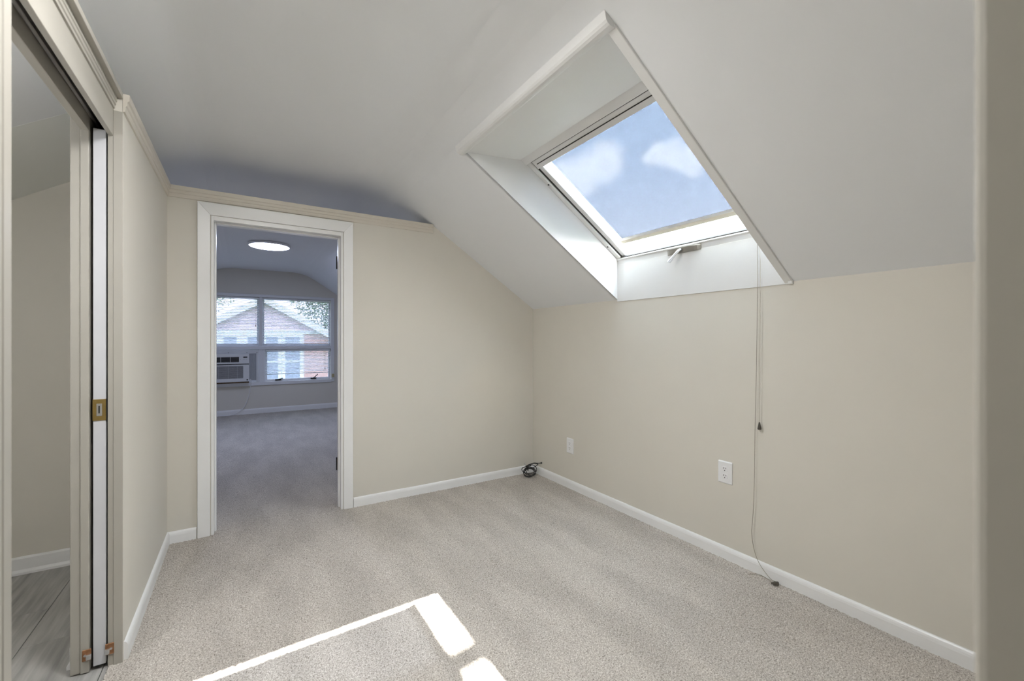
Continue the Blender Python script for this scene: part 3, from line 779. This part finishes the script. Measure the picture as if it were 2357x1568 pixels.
B(ax0, ax1 + .135, YE - .01, YE + .02, az1 + .0, TZ0 - .008).build('top_channel', M['ac'], ac, .002, 1)
for xx in (-.2, .05, .19):
    MB().tube([(xx, YE - .009, az1 + .018), (xx, YE - .013, az1 + .018)], .006, 8).build('screw', M['slot'], ac)
pn = B(ax1, ax1 + .10, YE + .006, YE + .016, az0 + .0, az1).build('accordion_panel', M['accordion'], ac)
for k in range(9):
    xx = ax1 + .006 + k * .0105
    MB().prism([(xx, YE + .006), (xx + .005, YE - .001), (xx + .010, YE + .006)], 'z', az0 + .004, az1 - .004).build('pleat', M['accordion'], pn)
B(ax1 + .10, ax1 + .135, YE - .006, YE + .02, WZ0 + .005, az1 + .0).build('side_channel', M['ac'], ac, .002, 1)
B(ax0, ax1, YE - .03, YE + .02, WZ0 - .002, az0).build('foam_seal', M['foam'], ac)
# its mains lead
c0 = Vector((.076, ay + .02, az0 + .02))
pl = [c0, c0 + Vector((.03, -.005, -.01)), Vector((.10, YE - .07, .45)), Vector((.075, YE - .045, .30)), Vector((.02, YE - .04, .14)), Vector((-.06, YE - .05, .06)), Vector((-.16, YE - .06, .012)), Vector((-.30, YE - .06, .010)), Vector((-.55, YE - .05, .010))]
MB().tube(smooth_path(pl, 7), .0055, 8).build('power_cord', M['plate'], ac, smooth=True)

# ------------------------------------------------------------------ ceiling lights
def lamp(x, y, m, label, rad=.225):
    zc_ = ceil_at(x)
    r = thing('ceiling_light', (x, y, zc_), label, 'lamp', 'round flush ceiling lights')
    MB().lathe([(rad - .02, 0), (rad, -.004), (rad, -.024), (rad - .006, -.03), (rad - .012, -.03), (rad - .012, -.012)], (x, y, zc_), 48).build('rim', M['lamp_rim'], r, smooth=False)
    MB().lathe([(rad - .012, -.014), (rad - .012, -.029), (rad - .02, -.033), (.01, -.036)], (x, y, zc_), 48).build('diffuser', m, r)
    return r
lamp(0.27, 5.95, M['lamp_far'], 'round flush white ceiling light glowing in the far room')
lamp(0.20, 1.20, M['added_lamp_near'], 'round flush white light added unseen to brighten the skylight room')  # fixture added out of frame as the room's fill light
gx, gy = -1.12, 1.35; gz = ceil_at(gx)
gl = thing('added_globe_light', (gx, gy, gz), 'white glass globe light added unseen to brighten the bathroom', 'lamp')  # unseen globe, added only to light the bathroom
MB().lathe([(.05, .03), (.05, -.02), (.012, -.025), (.012, -.10), (.04, -.105), (.04, -.125)], (gx, gy, gz), 24).build('canopy', M['lamp_rim'], gl)
MB().lathe([(.08 * math.sin(math.pi * k / 16), -.19 + .08 * math.cos(math.pi * k / 16)) for k in range(2, 16)] + [(.004, -.2698)], (gx, gy, gz), 24).build('globe', M['added_lamp_bath'], gl, smooth=True)

# ------------------------------------------------------------------ outside
gr = struct(B(-70, 90, -60, 110, -3.4, -3.2), 'ground', M['grass'], 'green lawn around the houses', 'ground')
hy = 20.0; AX, AZ = 0.68, 3.0; HS = 0.58; HW = 4.2
hz_e = AZ - HS * HW
ho = thing('neighbour_house', (AX, hy, -3.2), 'brick neighbour house with pale gable seen through the far window', 'house')
MB().prism([(AX - HW + .3, -3.2), (AX + HW - .3, -3.2), (AX + HW - .3, 1.62), (AX - HW + .3, 1.62)][:4], 'y', hy, hy + 8).build('brick_wall', M['brickface'], ho)
gw = AX - (AZ - .12 - 1.62) / HS
MB().prism([(gw, 1.62), (2 * AX - gw, 1.62), (AX, AZ - .12)], 'y', hy, hy + 8).build('gable_siding', M['siding'], ho)
for s in (-1, 1):
    MB().prism([(AX, AZ), (AX + s * HW, AZ - HS * HW), (AX + s * HW, AZ - HS * HW - .1), (AX, AZ - .1)], 'y', hy - .35, hy + 8.3).build('roof', M['hroof'], ho)
    MB().prism([(AX, AZ + .0), (AX + s * HW, AZ - HS * HW + .0), (AX + s * HW, AZ - HS * HW - .28), (AX, AZ - .28)], 'y', hy - .40, hy - .35).build('rake_board', M['hwhite'], ho)
B(AX - 2.3, AX + 2.3, hy - .06, hy, 1.46, 1.62).build('frieze_board', M['hwhite'], ho)
B(-2.3, 2.17, hy - .03, hy, -.9, 1.46).build('white_panelling', M['hwhite'], ho)
for (a, b) in ((-1.95, -1.6), (-1.3, -1.0), (-.64, -.22), (.146, .55), (.78, 1.21), (1.47, 2.01)):
    f = MB().box(a - .11, a, hy - .07, hy + .02, -.75, 1.46).box(b, b + .11, hy - .07, hy + .02, -.75, 1.46).box(a, b, hy - .07, hy + .02, 1.36, 1.46).box(a, b, hy - .07, hy + .02, -.85, -.75).box(a, b, hy - .06, hy + .02, .3, .36).build('window_frame', M['hwhite'], ho)
    B(a, b, hy - .045, hy + .02, -.75, 1.36).build('window_pane', M['hpane'], f)

def leaves(c, rad, n, size, squash=1.0):
    m = MB()
    for i in range(n):
        d = Vector((random.gauss(0, 1), random.gauss(0, 1), random.gauss(0, 1))).normalized() * (random.random() ** .45)
        p = Vector(c) + Vector((d.x * rad, d.y * rad, d.z * rad * squash))
        a = Vector((random.gauss(0, 1), random.gauss(0, 1), random.gauss(0, 1))).normalized() * size * random.uniform(.6, 1.3)
        b = a.orthogonal().normalized() * a.length * .45
        m.add([p - a, p + b, p + a, p - b], [(0, 1, 2, 3)])
    return m
def tree(base, h, blobs, label, leafm, trunk_r=.14, size=.13, dens=900, group=None, fork=.7):
    r = thing('tree', base, label, 'tree', group)
    tp = Vector(base) + Vector((0, 0, h))
    t = MB().tube([base, Vector(base) + Vector((.02, 0, h * .5)), tp], [trunk_r, trunk_r * .8, trunk_r * .45], 10)
    for c, rad in blobs:
        t.tube([Vector(base) + Vector((0, 0, h * fork)), (Vector(base) + Vector((0, 0, h * (fork + .06))) + Vector(c)) / 2, c], [trunk_r * .4, trunk_r * .25, trunk_r * .1], 6)
    t.build('trunk', M['bark'], r)
    lm = MB()
    for c, rad in blobs:
        q = leaves(c, rad, int(dens * rad * rad), size); lm.add(q.v, q.f)
    f = lm.build('foliage', leafm, r); f['kind'] = 'stuff'
    return r
tree((-5.5, 31, -3.2), 8, [((-6.5, 31, 4.4), 2.6), ((-4.0, 31, 3.6), 2.4), ((-2.2, 31.5, 4.6), 2.0), ((-5, 31, 6.5), 2.4)], 'leafy tree behind the gable above the air conditioner window', M['leaf'], size=.10, dens=620)
tree((6.2, 33, -3.2), 7, [((5.2, 33, 2.6), 2.3), ((7.6, 33, 2.4), 2.4), ((6.4, 33, 4.6), 2.2), ((3.9, 33, 4.6), 1.6)], 'leafy tree behind the right roof slope of the neighbour house', M['leaf'], size=.10, dens=620)
# tree tops low in the skylight
q1 = on_x(1662, 542, 15.0); q2 = on_x(1605, 556, 15.0); q3 = on_x(1545, 553, 21.0); q4 = on_x(1722, 540, 15)
tree((15, q1.y, -3.2), q1.z + 3.0, [(q1 + Vector((0, 0, -.25)), .85), (q2 + Vector((0, 0, -.2)), .55), (q4 + Vector((0, 0, -.5)), 1.0), (q4 + Vector((1, -1.9, -.2)), 1.2)], 'broad tree whose top shows low in the skylight', M['leaf_blue'], size=.13, dens=420)
tree((21.3, q3.y + .1, -3.2), q3.z + 3.0, [(q3 + Vector((.3, 0, -.1)), .75), (q3 + Vector((.3, .3, -1.2)), .8)], 'narrow tree whose tip shows low in the skylight', M['leaf_blue'], size=.12, dens=420)
# a tall thin tree added out of view: its stem throws the gap in the sunlit strip on the carpet
stem_y = 1.645 + .62
tree((7.1, stem_y, -3.2), 13.6, [((7.1, stem_y, 11.2), 1.0), ((7.5, stem_y - .7, 11.6), .8), ((6.8, stem_y + .8, 11.9), .8)], 'unseen slender tree added to shade a gap in the sun strip', M['leaf'], trunk_r=.125, size=.12, dens=260, fork=.93)

for o in bpy.data.objects:
    if '_org' in o: del o['_org']
